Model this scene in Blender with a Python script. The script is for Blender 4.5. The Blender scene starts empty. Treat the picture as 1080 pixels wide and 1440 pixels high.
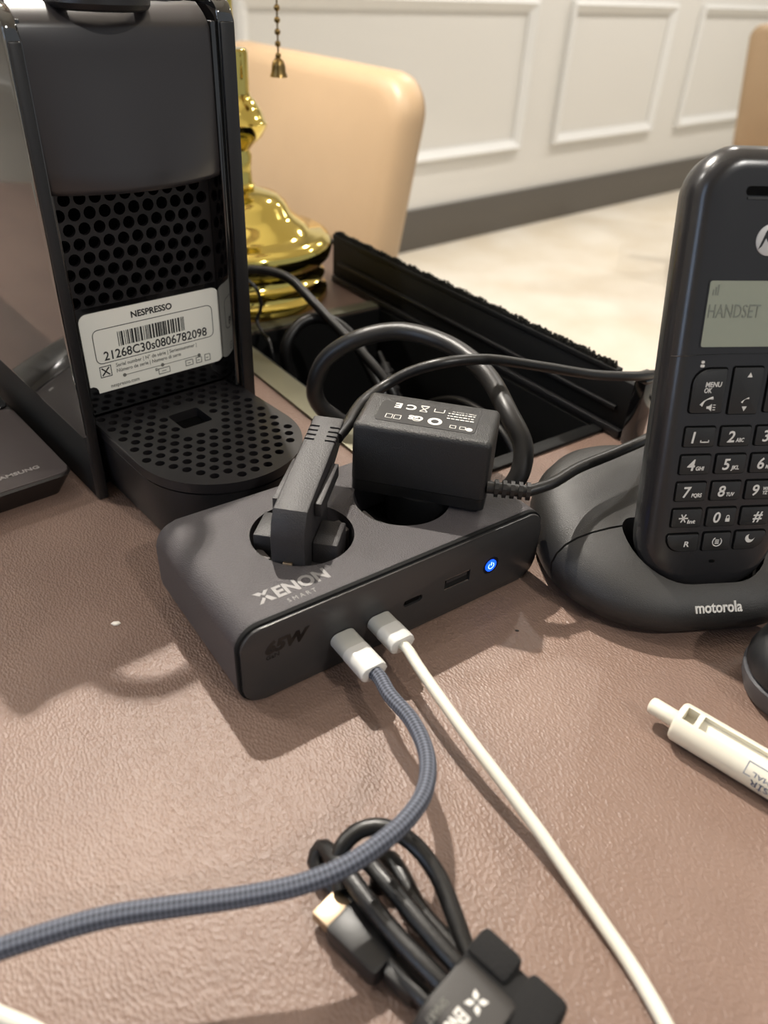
import bpy, bmesh, math, random
from mathutils import Vector, Matrix, Euler
random.seed(7)
C = bpy.context.scene.collection
SC = bpy.context.scene
PI = math.pi
R = math.radians

# ------------------------------------------------------------------ camera, world, exposure
cam_d = bpy.data.cameras.new('camera')
cam = bpy.data.objects.new('camera', cam_d); C.objects.link(cam)
cam.matrix_world = Matrix(((0.99848, -0.05511, 0.0, 0.0),
                           (0.03165, 0.57343, -0.81864, 0.0),
                           (0.04512, 0.81740, 0.57430, 0.22),
                           (0, 0, 0, 1)))
cam_d.sensor_fit = 'AUTO'; cam_d.sensor_width = 36.0
cam_d.lens = 36.0 * 1082.0 / 1440.0
cam_d.clip_start = 0.01; cam_d.clip_end = 50
cam_d.dof.use_dof = True; cam_d.dof.focus_distance = 0.325; cam_d.dof.aperture_fstop = 9.5
SC.camera = cam
SC.view_settings.view_transform = 'Standard'; SC.view_settings.look = 'None'
SC.view_settings.gamma = 1.0; SC.view_settings.use_curve_mapping = False
SC.view_settings.exposure = 0.2
w = bpy.data.worlds.new('world'); SC.world = w; w.use_nodes = True
w.node_tree.nodes['Background'].inputs[0].default_value = (0.90, 0.95, 1.0, 1)
w.node_tree.nodes['Background'].inputs[1].default_value = 0.38
BULB_WATTS = 88.0           # the lit bulb of the brass table lamp
DOWNLIGHT_WATTS = 62.0      # each recessed ceiling light
SC.cycles.max_bounces = 6; SC.cycles.diffuse_bounces = 3; SC.cycles.glossy_bounces = 3
SC.cycles.caustics_reflective = False; SC.cycles.caustics_refractive = False

# ------------------------------------------------------------------ materials
def lin(h):
    h = h.lstrip('#'); v = [int(h[i:i+2], 16)/255 for i in (0, 2, 4)]
    return tuple((c/12.92 if c <= .04045 else ((c+.055)/1.055)**2.4) for c in v) + (1,)
M = {}
def mat(name, col, rough=.5, metal=0, bump=0, bscale=800, spec=.5, coat=0, emit=0, ecol=None, mottle=0, mscale=20, var=None):
    m = bpy.data.materials.new(name); m.use_nodes = True; nt = m.node_tree; b = nt.nodes['Principled BSDF']
    c = lin(col) if isinstance(col, str) else col
    b.inputs['Base Color'].default_value = c; b.inputs['Roughness'].default_value = rough
    b.inputs['Metallic'].default_value = metal; b.inputs['Specular IOR Level'].default_value = spec
    b.inputs['Coat Weight'].default_value = coat; b.inputs['Coat Roughness'].default_value = .08
    if emit:
        b.inputs['Emission Color'].default_value = lin(ecol or col); b.inputs['Emission Strength'].default_value = emit
    tc = nt.nodes.new('ShaderNodeTexCoord')
    if bump:
        n = nt.nodes.new('ShaderNodeTexNoise'); n.inputs['Scale'].default_value = bscale; n.inputs['Detail'].default_value = 2
        nt.links.new(tc.outputs['Object'], n.inputs['Vector'])
        bp = nt.nodes.new('ShaderNodeBump'); bp.inputs['Strength'].default_value = bump; bp.inputs['Distance'].default_value = .0004
        nt.links.new(n.outputs['Fac'], bp.inputs['Height']); nt.links.new(bp.outputs['Normal'], b.inputs['Normal'])
    if mottle:
        n = nt.nodes.new('ShaderNodeTexNoise'); n.inputs['Scale'].default_value = mscale; n.inputs['Detail'].default_value = 4
        nt.links.new(tc.outputs['Object'], n.inputs['Vector'])
        mx = nt.nodes.new('ShaderNodeMix'); mx.data_type = 'RGBA'
        c2 = lin(var) if var else tuple(x*(1-mottle) for x in c[:3])+(1,)
        mx.inputs[6].default_value = c; mx.inputs[7].default_value = c2
        rp = nt.nodes.new('ShaderNodeMapRange'); rp.inputs[1].default_value = .35; rp.inputs[2].default_value = .65
        nt.links.new(n.outputs['Fac'], rp.inputs[0]); nt.links.new(rp.outputs[0], mx.inputs[0])
        nt.links.new(mx.outputs[2], b.inputs['Base Color'])
    M[name] = m
    return m
mat('black_satin', '#131213', .42, bump=.12, bscale=2500)
mat('black_gloss', '#0c0b0c', .10, spec=.75, coat=.6)
mat('panel_gloss', '#0a0909', .05, spec=1.0, coat=1.0)
mat('head_satin', '#2b2829', .30, spec=.55)
mat('black_matte', '#080808', .6, bump=.2, bscale=1500, spec=.3)
mat('grille_black', '#1a1819', .38)
mat('hole_black', '#040404', .9, spec=.1)  # near-black that stands in for the darkness inside holes and slots
mat('hub_grey', '#413d3f', .46, bump=.9, bscale=2600, spec=.45)
mat('hub_front', '#2e2d2d', .33, bump=.05, bscale=3000, spec=.5)
mat('hub_rim', '#101010', .8, spec=.2)
mat('socket_grey', '#55504e', .55)
mat('plug_black', '#252324', .50, bump=.5, bscale=1800)
mat('adapter_black', '#121213', .42, bump=.7, bscale=2200)
mat('adapter_side', '#0e0e0f', .36, bump=.08, bscale=3000)
mat('rubber', '#0f0e0e', .38, bump=.15, bscale=900)
mat('rubber_grey', '#1c1b1b', .42, bump=.1, bscale=900)
mat('white_print', '#c9c6c0', .6)
mat('grey_print', '#757270', .5)
mat('dark_print', '#060606', .18, spec=.7)
mat('ink', '#2b2b2a', .7)
mat('device_print', '#8d8783', .5)
mat('ink_soft', '#6d6c66', .8)
mat('blue_ink', '#31507f', .6)
mat('sticker', '#efede3', .45)
mat('plastic_white', '#efeee8', .30)
mat('plastic_white_matte', '#adaba4', .45)
mat('cable_white', '#d0ccbe', .38)
mat('pen_white', '#d9d3c2', .30)
mat('pen_recess', '#c6bda4', .45)
mat('phone_black', '#222122', .24, spec=.5, bump=.05, bscale=3000)
mat('phone_keys', '#191919', .42, bump=.05, bscale=2500)
mat('phone_back', '#2c2c2b', .40)
mat('dock_black', '#242322', .46, bump=.45, bscale=2600)
mat('lcd', '#8b8f80', .22, spec=.4)
mat('lcd_ink', '#6d7166', .4)
mat('logo_silver', '#b9b8b6', .4)
mat('brass', '#d8c36c', .09, metal=1)
mat('old_brass', '#8c7448', .28, metal=1, bump=.2, bscale=600)
mat('gold_metal', '#ab9880', .45, metal=1)
mat('steel', '#b8b7b4', .25, metal=1)
mat('frame_metal', '#6d6a58', .45, metal=.5)
mat('brush_black', '#17160f', .9, bump=1, bscale=1200)
mat('tan_leather', '#b39878', .42, bump=.12, bscale=150, mottle=.06, mscale=8)
mat('chair_wood', '#6b4a30', .5)
mat('device_grey', '#4a4342', .36, bump=.05, bscale=2000)
mat('device_dark', '#1c1716', .35)
mat('mouse_black', '#1c1c1d', .40, bump=.15, bscale=2500)
mat('mouse_grey', '#47474a', .40)
mat('velcro', '#100f0f', .95, bump=1, bscale=1500)
mat('strap_satin', '#2d2a28', .55, bump=.3, bscale=2500)
mat('usb_white', '#c8c6c1', .3)
mat('led_blue', '#1248ff', .4, emit=1.8, ecol='#1450ff')
mat('led_icon', '#9cc4ff', .4, emit=3.0, ecol='#8fb8ff')
mat('wall_white', '#d3d0ca', .55)
mat('moulding_white', '#dddcd9', .40)
mat('skirting_grey', '#544f49', .45)
mat('floor_stone', '#f3ebdd', .35, mottle=.1, mscale=3.5, var='#e6dac6')
mat('ceiling_white', '#e4dfd6', .8)
mat('shade_dark', '#2c2219', .9)
mat('bulb', '#ffffff', .5, emit=60.0, ecol='#ffe3c0')
mat('downlight', '#ffffff', .5, emit=40.0, ecol='#ffe9cf')
mat('daylight', '#ffffff', .5, emit=4.0, ecol='#b4cff4')
mat('crumb_white', '#e8e2d8', .7)

def leather_material():
    m = bpy.data.materials.new('table_leather'); m.use_nodes = True; nt = m.node_tree; b = nt.nodes['Principled BSDF']
    L = nt.links.new; N = nt.nodes.new
    tc = N('ShaderNodeTexCoord')
    n1 = N('ShaderNodeTexNoise'); n1.inputs['Scale'].default_value = 9; n1.inputs['Detail'].default_value = 4
    n2 = N('ShaderNodeTexNoise'); n2.inputs['Scale'].default_value = 1150; n2.inputs['Detail'].default_value = 2
    v = N('ShaderNodeTexVoronoi'); v.inputs['Scale'].default_value = 1050; v.feature = 'F1'
    mp = N('ShaderNodeMapping'); mp.inputs['Rotation'].default_value = (0, 0, .6); mp.inputs['Scale'].default_value = (1, .55, 1)
    n3 = N('ShaderNodeTexNoise'); n3.inputs['Scale'].default_value = 1500
    for n in (n1, n2, n3): L(tc.outputs['Object'], n.inputs['Vector'])
    L(tc.outputs['Object'], mp.inputs['Vector']); L(mp.outputs[0], v.inputs['Vector'])
    cr = N('ShaderNodeMix'); cr.data_type = 'RGBA'
    cr.inputs[6].default_value = lin('#776055'); cr.inputs[7].default_value = lin('#876f62')
    r = N('ShaderNodeMapRange'); r.inputs[1].default_value = .35; r.inputs[2].default_value = .65
    L(n1.outputs['Fac'], r.inputs[0]); L(r.outputs[0], cr.inputs[0])
    c2 = N('ShaderNodeMix'); c2.data_type = 'RGBA'; c2.blend_type = 'MULTIPLY'; c2.inputs[0].default_value = .28
    rr = N('ShaderNodeMapRange'); rr.inputs[1].default_value = .3; rr.inputs[2].default_value = .7; rr.inputs[3].default_value = .45; rr.inputs[4].default_value = 0.38
    L(n2.outputs['Fac'], rr.inputs[0]); L(cr.outputs[2], c2.inputs[6]); L(rr.outputs[0], c2.inputs[7])
    # tiny pale scuffs in the finish
    r3 = N('ShaderNodeMapRange'); r3.inputs[1].default_value = .74; r3.inputs[2].default_value = .78
    L(n3.outputs['Fac'], r3.inputs[0])
    n4 = N('ShaderNodeTexNoise'); n4.inputs['Scale'].default_value = 14; L(tc.outputs['Object'], n4.inputs['Vector'])
    r4 = N('ShaderNodeMapRange'); r4.inputs[1].default_value = .5; r4.inputs[2].default_value = .65; L(n4.outputs['Fac'], r4.inputs[0])
    mu = N('ShaderNodeMath'); mu.operation = 'MULTIPLY'; L(r3.outputs[0], mu.inputs[0]); L(r4.outputs[0], mu.inputs[1])
    c3 = N('ShaderNodeMix'); c3.data_type = 'RGBA'; c3.inputs[7].default_value = lin('#d8c7b6')
    L(mu.outputs[0], c3.inputs[0]); L(c2.outputs[2], c3.inputs[6]); L(c3.outputs[2], b.inputs['Base Color'])
    ad = N('ShaderNodeMath'); ad.operation = 'ADD'; L(v.outputs['Distance'], ad.inputs[0]); L(n2.outputs['Fac'], ad.inputs[1])
    bp = N('ShaderNodeBump'); bp.inputs['Strength'].default_value = .55; bp.inputs['Distance'].default_value = .00045
    L(ad.outputs[0], bp.inputs['Height']); L(bp.outputs[0], b.inputs['Normal'])
    b.inputs['Roughness'].default_value = .42; b.inputs['Specular IOR Level'].default_value = .45
    M['table_leather'] = m
leather_material()
def braid_material():
    m = bpy.data.materials.new('braid_blue'); m.use_nodes = True; nt = m.node_tree; b = nt.nodes['Principled BSDF']
    L = nt.links.new; N = nt.nodes.new
    uv = N('ShaderNodeUVMap'); sp = N('ShaderNodeSeparateXYZ'); L(uv.outputs[0], sp.inputs[0])
    def wave(sgn):
        a = N('ShaderNodeMath'); a.operation = 'MULTIPLY'; a.inputs[1].default_value = 2300; L(sp.outputs[0], a.inputs[0])
        c = N('ShaderNodeMath'); c.operation = 'MULTIPLY'; c.inputs[1].default_value = sgn*2*PI*4; L(sp.outputs[1], c.inputs[0])
        s = N('ShaderNodeMath'); s.operation = 'ADD'; L(a.outputs[0], s.inputs[0]); L(c.outputs[0], s.inputs[1])
        t = N('ShaderNodeMath'); t.operation = 'SINE'; L(s.outputs[0], t.inputs[0]); return t
    p = N('ShaderNodeMath'); p.operation = 'MULTIPLY'; L(wave(1).outputs[0], p.inputs[0]); L(wave(-1).outputs[0], p.inputs[1])
    r = N('ShaderNodeMapRange'); r.inputs[1].default_value = -.6; r.inputs[2].default_value = .6; L(p.outputs[0], r.inputs[0])
    mx = N('ShaderNodeMix'); mx.data_type = 'RGBA'; mx.inputs[6].default_value = lin('#2a2d36'); mx.inputs[7].default_value = lin('#5f636f')
    L(r.outputs[0], mx.inputs[0]); L(mx.outputs[2], b.inputs['Base Color'])
    bp = N('ShaderNodeBump'); bp.inputs['Strength'].default_value = .5; bp.inputs['Distance'].default_value = .0004
    L(r.outputs[0], bp.inputs['Height']); L(bp.outputs[0], b.inputs['Normal']); b.inputs['Roughness'].default_value = .8
    M['braid_blue'] = m
braid_material()

# ------------------------------------------------------------------ helpers
def props(o, label=None, cat=None, group=None, kind=None):
    if label: o['label'] = label
    if cat: o['category'] = cat
    if group: o['group'] = group
    if kind: o['kind'] = kind
    return o
def empty(name, loc=(0, 0, 0), rotz=0, label=None, cat=None, group=None, mat3=None):
    o = bpy.data.objects.new(name, None); C.objects.link(o); o.location = loc
    o.empty_display_size = .01
    o.rotation_euler = mat3.to_euler() if mat3 else (0, 0, rotz)
    return props(o, label, cat, group)
def finish(name, bm, m, parent=None, angle=35, loc=None, rot=None):
    bmesh.ops.recalc_face_normals(bm, faces=bm.faces)
    me = bpy.data.meshes.new(name); bm.to_mesh(me); bm.free()
    for p in me.polygons: p.use_smooth = True
    me.set_sharp_from_angle(angle=R(angle))
    me.materials.append(M[m] if isinstance(m, str) else m)
    o = bpy.data.objects.new(name, me); C.objects.link(o)
    if parent: o.parent = parent
    if loc is not None: o.location = loc
    if rot is not None: o.rotation_euler = rot
    return o
def box(bm, x0, x1, y0, y1, z0, z1, bev=0, seg=2, mtx=None):
    r = bmesh.ops.create_cube(bm, size=1)
    vs = r['verts']
    for v in vs: v.co = Vector(((x0+x1)/2+v.co.x*(x1-x0), (y0+y1)/2+v.co.y*(y1-y0), (z0+z1)/2+v.co.z*(z1-z0)))
    if bev:
        es = list({e for v in vs for e in v.link_edges})
        vs = [g for g in bmesh.ops.bevel(bm, geom=es, offset=bev, segments=seg, profile=.5, affect='EDGES')['verts']] + [v for v in vs if v.is_valid]
    if mtx:
        for v in {v for v in vs if v.is_valid}: v.co = mtx @ v.co
    return vs
def B(name, m, parent, *a, bev=0, seg=2, **k):
    bm = bmesh.new(); box(bm, *a, bev=bev, seg=seg); return finish(name, bm, m, parent, **k)
def rrect(x0, x1, y0, y1, r, n=6):
    if not isinstance(r, (list, tuple)): r = [r]*4   # bl, br, tr, tl
    pts = []
    for (cx, cy, a0, rr) in ((x0, y0, PI, r[0]), (x1, y0, 1.5*PI, r[1]), (x1, y1, 0, r[2]), (x0, y1, .5*PI, r[3])):
        ox = cx + (rr if cx == x0 else -rr); oy = cy + (rr if cy == y0 else -rr)
        if rr <= 0: pts.append((cx, cy)); continue
        for i in range(n+1):
            a = a0 + i/n*PI/2; pts.append((ox+rr*math.cos(a), oy+rr*math.sin(a)))
    return pts
def prism(bm, pts, z0, z1, bev=0, seg=2, f=None, both=False):
    f = f or (lambda x, y, z: (x, y, z))
    lo = [bm.verts.new(f(x, y, z0)) for x, y in pts]; hi = [bm.verts.new(f(x, y, z1)) for x, y in pts]
    n = len(pts)
    bm.faces.new(lo[::-1]); ft = bm.faces.new(hi)
    for i in range(n): bm.faces.new((lo[i], lo[(i+1) % n], hi[(i+1) % n], hi[i]))
    if bev:
        es = list(ft.edges)
        if both:
            s = set(lo); es += [e for e in bm.edges if e.verts[0] in s and e.verts[1] in s]
        bmesh.ops.bevel(bm, geom=es, offset=bev, segments=seg, profile=.5, affect='EDGES')
FRONT = lambda x, y, z: (x, -z, y)     # outline in x / height, extruded towards -y
def P_(name, m, parent, pts, z0, z1, bev=0, seg=2, f=None, both=False, **k):
    bm = bmesh.new(); prism(bm, pts, z0, z1, bev, seg, f, both); return finish(name, bm, m, parent, **k)
def loft(bm, rings, cap=True):
    vv = [[bm.verts.new(p) for p in r] for r in rings]; n = len(rings[0])
    for a, b in zip(vv, vv[1:]):
        for i in range(n): bm.faces.new((a[i], a[(i+1) % n], b[(i+1) % n], b[i]))
    if cap: bm.faces.new(vv[0][::-1]); bm.faces.new(vv[-1])
def lathe(bm, prof, n=48, c=(0, 0)):
    rings = [[(c[0]+max(r, 1e-5)*math.cos(2*PI*i/n), c[1]+max(r, 1e-5)*math.sin(2*PI*i/n), z) for i in range(n)] for r, z in prof]
    loft(bm, rings)
def cyl(bm, x, y, z0, z1, r, n=16, axis='z'):
    f = {'z': lambda a, b, c: (x+a, y+b, c), 'y': lambda a, b, c: (x+a, c, y+b), 'x': lambda a, b, c: (c, x+a, y+b)}[axis]
    rings = [[f(r*math.cos(2*PI*i/n), r*math.sin(2*PI*i/n), zz) for i in range(n)] for zz in (z0, z1)]
    loft(bm, rings)
def spline(pts, step=.002):
    P = [Vector(p) for p in pts]; P = [P[0]*2-P[1]] + P + [P[-1]*2-P[-2]]; out = []
    for i in range(1, len(P)-2):
        p0, p1, p2, p3 = P[i-1:i+3]; n = max(2, int((p2-p1).length/step))
        def tj(ti, a, b): return ti + max((b-a).length, 1e-6)**.5
        t0 = 0; t1 = tj(t0, p0, p1); t2 = tj(t1, p1, p2); t3 = tj(t2, p2, p3)
        for k in range(n):
            t = t1+(t2-t1)*k/n
            A1 = p0*((t1-t)/(t1-t0))+p1*((t-t0)/(t1-t0)); A2 = p1*((t2-t)/(t2-t1))+p2*((t-t1)/(t2-t1)); A3 = p2*((t3-t)/(t3-t2))+p3*((t-t2)/(t3-t2))
            B1 = A1*((t2-t)/(t2-t0))+A2*((t-t0)/(t2-t0)); B2 = A2*((t3-t)/(t3-t1))+A3*((t-t1)/(t3-t1))
            out.append(B1*((t2-t)/(t2-t1))+B2*((t-t1)/(t2-t1)))
    out.append(P[-2]); return out
def tube(bm, pts, r, n=12, step=.002, smooth=True):
    Q = spline(pts, step) if smooth else [Vector(p) for p in pts]
    uvl = bm.loops.layers.uv.verify()
    T = [(Q[min(i+1, len(Q)-1)]-Q[max(i-1, 0)]).normalized() for i in range(len(Q))]
    nrm = T[0].orthogonal().normalized(); rings = []; s = 0; S = []
    for i, q in enumerate(Q):
        if i: s += (q-Q[i-1]).length; nrm = (nrm-T[i]*nrm.dot(T[i])).normalized()
        b = T[i].cross(nrm); rr = r(i/(len(Q)-1)) if callable(r) else r; S.append(s)
        rings.append([bm.verts.new(q+(nrm*math.cos(2*PI*k/n)+b*math.sin(2*PI*k/n))*rr) for k in range(n)])
    for i in range(len(rings)-1):
        for k in range(n):
            f = bm.faces.new((rings[i][k], rings[i][(k+1) % n], rings[i+1][(k+1) % n], rings[i+1][k]))
            for l, (su, kv) in zip(f.loops, ((S[i], k), (S[i], k+1), (S[i+1], k+1), (S[i+1], k))): l[uvl].uv = (su, kv/n)
    bm.faces.new(rings[0][::-1]); bm.faces.new(rings[-1])
def TUBE(name, m, parent, pts, r, n=12, step=.002, smooth=True):
    bm = bmesh.new(); tube(bm, pts, r, n, step, smooth); return finish(name, bm, m, parent, angle=50)
def boolean(o, bm):
    bmesh.ops.recalc_face_normals(bm, faces=bm.faces)
    me = bpy.data.meshes.new('cutter'); bm.to_mesh(me); bm.free()
    c = bpy.data.objects.new('cutter', me); C.objects.link(c); c.parent = o.parent
    md = o.modifiers.new('b', 'BOOLEAN'); md.operation = 'DIFFERENCE'; md.object = c; md.solver = 'EXACT'
    dg = bpy.context.evaluated_depsgraph_get(); dg.update()
    nm = bpy.data.meshes.new_from_object(o.evaluated_get(dg)); o.modifiers.clear()
    old = o.data; o.data = nm; nm.name = old.name; bpy.data.meshes.remove(old)
    bpy.data.objects.remove(c); bpy.data.meshes.remove(me)
    for p in nm.polygons: p.use_smooth = True
    nm.set_sharp_from_angle(angle=R(35))
def text(name, s, m, parent, loc, size, rot=(0, 0, 0), width=None, ext=.00008, shear=0, bold=0, align='LEFT', fn=None):
    cu = bpy.data.curves.new(name, 'FONT'); cu.body = s; cu.size = size; cu.extrude = ext; cu.shear = shear
    cu.resolution_u = 3; cu.offset = bold
    o = bpy.data.objects.new(name, cu); C.objects.link(o)
    dg = bpy.context.evaluated_depsgraph_get(); dg.update()
    me = bpy.data.meshes.new_from_object(o.evaluated_get(dg)); bpy.data.objects.remove(o); bpy.data.curves.remove(cu)
    xs = [v.co.x for v in me.vertices]; x0, x1 = min(xs), max(xs)
    k = (width/(x1-x0)) if width else 1
    for v in me.vertices:
        v.co.x = (v.co.x-x0)*k
        if align == 'CENTER': v.co.x -= (x1-x0)*k/2
        if fn: v.co = fn(v.co)
    me.materials.clear(); me.materials.append(M[m])
    t = bpy.data.objects.new(name, me); C.objects.link(t)
    if parent: t.parent = parent
    t.location = loc; t.rotation_euler = rot
    return t
UPR = (PI/2, 0, 0)          # lettering standing on a front face
# table axes: local x along 37 degrees, local y along 127 degrees
TROT = R(37)
def tw(u, v, z=0): return (u*math.cos(TROT)-v*math.sin(TROT), u*math.sin(TROT)+v*math.cos(TROT), z)

# ------------------------------------------------------------------ room
WROT = R(43.7); W0 = (0.0, 3.3, -.75)
def wobj(o): o.location = W0; o.rotation_euler = (0, 0, WROT); return o
bm = bmesh.new(); box(bm, -6, 6, -7, .1, -.06, 0)
props(wobj(finish('floor', bm, 'floor_stone')), kind='structure', label='pale cream stone floor of the room')
bm = bmesh.new(); box(bm, -4.2, 5, .0, .12, 0, 2.7)
wall = props(wobj(finish('wall_back', bm, 'wall_white')), kind='structure', label='white panelled wall with rectangular mouldings')
def moulding_frame(s0, s1, z0, z1):
    # one picture-frame moulding, mitred, with a stepped profile
    bm = bmesh.new()
    prof = [(0, 0), (0, -.022), (.012, -.030), (.024, -.022), (.034, -.014), (.044, -.010), (.044, 0)]
    rings = []
    for i, d in prof: rings.append([(s0+i, d, z0+i), (s1-i, d, z0+i), (s1-i, d, z1-i), (s0+i, d, z1-i)])
    vv = [[bm.verts.new(p) for p in r] for r in rings]
    for a, b in zip(vv, vv[1:]):
        for i in range(4): bm.faces.new((a[i], a[(i+1) % 4], b[(i+1) % 4], b[i]))
    return finish('panel_moulding', bm, 'moulding_white', wall, angle=20)
for s0, s1 in ((-3.95, -2.95), (-2.7, -1.0), (-.75, .70), (.935, 1.775), (2.02, 2.86), (3.1, 4.6)):
    moulding_frame(s0, s1, .345, .905)
    moulding_frame(s0, s1, 1.15, 2.45)
bm = bmesh.new(); box(bm, -4.2, 5, -.02, .0, 0, .166, bev=.004)
props(wobj(finish('baseboard_back', bm, 'skirting_grey')), kind='structure', label='dark grey baseboard along the panelled wall')
bm = bmesh.new(); box(bm, -4.32, -4.2, -4.4, .12, 0, 2.7)
props(wobj(finish('wall_left', bm, 'wall_white')), kind='structure')
bm = bmesh.new(); box(bm, 5, 5.12, -4.4, .12, 0, 2.7)
props(wobj(finish('wall_right', bm, 'wall_white')), kind='structure')
bm = bmesh.new(); box(bm, -4.2, 5, -4.4, .1, 2.7, 2.78)
props(wobj(finish('ceiling', bm, 'ceiling_white')), kind='structure')
win = empty('window_1', W0, WROT); props(win, 'tall daylit window in the left wall', kind='structure')
B('pane', 'daylight', win, -4.19, -4.18, -2.45, -1.95, .75, 2.2)
for a in ((-2.52, -2.45, .68, 2.27), (-1.95, -1.88, .68, 2.27), (-2.45, -1.95, .68, .75), (-2.45, -1.95, 2.2, 2.27), (-2.45, -1.95, 1.45, 1.49)): B('window_frame', 'moulding_white', win, -4.199, -4.15, *a, bev=.004)
for x, y, pw in ((-.85, .42, .20), (.75, 2.5, .9), (1.9, 3.6, 1.15), (2.5, 2.2, .75), (-2.2, .8, 1.3), (3.0, 4.6, 1.1), (1.4, -1.1, 1.45)):
    t = empty('downlight', (x, y, 1.935), 0, 'round recessed downlight in the white ceiling', 'light', 'ceiling downlights')
    bm = bmesh.new(); loft(bm, [[(r*math.cos(2*PI*i/24), r*math.sin(2*PI*i/24), z) for i in range(24)] for r, z in ((.045, .012), (.045, 0), (.06, -.002), (.06, .012))], cap=False); finish('trim_ring', bm, 'steel', t)
    bm = bmesh.new(); lathe(bm, [(.043, .004), (.043, .010)], 24); finish('lens', bm, 'downlight', t)
    ld = bpy.data.lights.new('downlight_beam', 'SPOT'); ld.energy = DOWNLIGHT_WATTS*pw; ld.spot_size = R(150); ld.spot_blend = .6; ld.shadow_soft_size = .04; ld.color = (1, .965, .91)
    lo = bpy.data.objects.new('downlight_beam', ld); C.objects.link(lo); lo.parent = t; lo.location = (0, 0, -.045)

# ------------------------------------------------------------------ table with a cable hatch cut into it
HU0, HU1, HV0, HV1 = .224, .351, .258, .485      # the opening
table = empty('dining_table', (0, 0, -.75), TROT, 'table topped with brown grained leather', 'table')
def table_top():
    bm = bmesh.new(); X0, X1, Y0, Y1 = -.75, .408, -.75, 1.0; z1, z0 = .75, .715
    O = [(X0, Y0), (X1, Y0), (X1, Y1), (X0, Y1)]; I = [(HU0, HV0), (HU1, HV0), (HU1, HV1), (HU0, HV1)]
    V = {}
    for k, L in (('o', O), ('i', I)):
        for z in (z0, z1): V[k, z] = [bm.verts.new((x, y, z)) for x, y in L]
    for i in range(4):
        j = (i+1) % 4
        bm.faces.new((V['o', z1][i], V['o', z1][j], V['i', z1][j], V['i', z1][i]))
        bm.faces.new((V['o', z0][i], V['i', z0][i], V['i', z0][j], V['o', z0][j]))
        bm.faces.new((V['o', z0][i], V['o', z0][j], V['o', z1][j], V['o', z1][i]))
        bm.faces.new((V['i', z0][j], V['i', z0][i], V['i', z1][i], V['i', z1][j]))
    finish('tabletop', bm, 'table_leather', table)
table_top()
for x in (-.68, .34):
    for y in (-.68, .93): B('leg', 'chair_wood', table, x-.03, x+.03, y-.03, y+.03, 0, .715, bev=.004)

hatch = empty('cable_hatch', (0, 0, 0), TROT, 'black cable hatch with its lid flap standing open', 'cable hatch')
def hatch_parts():
    t = .003
    for nm, a in (('frame_strip', (HU0-.018, HU0, HV0-.010, HV1+.012)),):
        B(nm, 'frame_metal', hatch, *a, 0, .0022, bev=.0006)
    B('frame_strip', 'frame_metal', hatch, HU0, HU1, HV1, HV1+.012, 0, .0022, bev=.0006)
    B('frame_strip', 'black_matte', hatch, HU0, HU1, HV0-.008, HV0, 0, .0022, bev=.0006)
    bm = bmesh.new()
    box(bm, HU0+.0005, HU0+t, HV0+.0005, HV1-.0005, -.09, .0); box(bm, HU1-t, HU1-.0005, HV0+.0005, HV1-.0005, -.09, .0)
    box(bm, HU0+t, HU1-t, HV0+.0005, HV0+t, -.09, .0); box(bm, HU0+t, HU1-t, HV1-t, HV1-.0005, -.09, .0)
    box(bm, HU0+.0005, HU1-.0005, HV0+.0005, HV1-.0005, -.093, -.09)
    finish('tray', bm, 'black_matte', hatch)
    # lid flap standing upright along the far side
    F0, F1 = .2345, .560
    lid = B('lid', 'black_matte', hatch, .3525, .3575, F0, F1, .0005, .0345, bev=.0006)
    props(B('ridge', 'black_satin', lid, .3500, .3525, F0+.012, F1-.01, .0155, .0185, bev=.0008), label='thin raised rib along the lid')
    B('lower_rail', 'black_satin', lid, .3485, .3525, F0+.004, F1-.004, .001, .006, bev=.0008)
    B('brush_holder', 'black_matte', lid, .3520, .3580, F0+.018, F1, .0345, .0385, bev=.0005)
    bm = bmesh.new()
    n = 900
    for i in range(n):
        v = F0+.020+(F1-F0-.021)*i/n; h = .0022+random.random()*.0012+.0006*math.sin(i*.11); x = .3550+random.uniform(-.0016, .0016)
        box(bm, x-.0005, x+.0005, v-.0003, v+.0003, .0382, .0382+h)
    props(finish('brush', bm, 'brush_black', lid), kind='stuff', label='fuzzy black brush fringe')
    B('end_post', 'black_gloss', hatch, .3480, .3590, F0-.006, F0+.002, .0005, .0420, bev=.001)
    B('end_cap', 'black_gloss', hatch, .3465, .3600, F0-.007, F0+.004, .0405, .0435, bev=.0008)
    bm = bmesh.new(); cyl(bm, .356, .030, F1, F1+.008, .0022, 12, 'y'); finish('hinge_pin', bm, 'black_satin', hatch)
hatch_parts()

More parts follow.
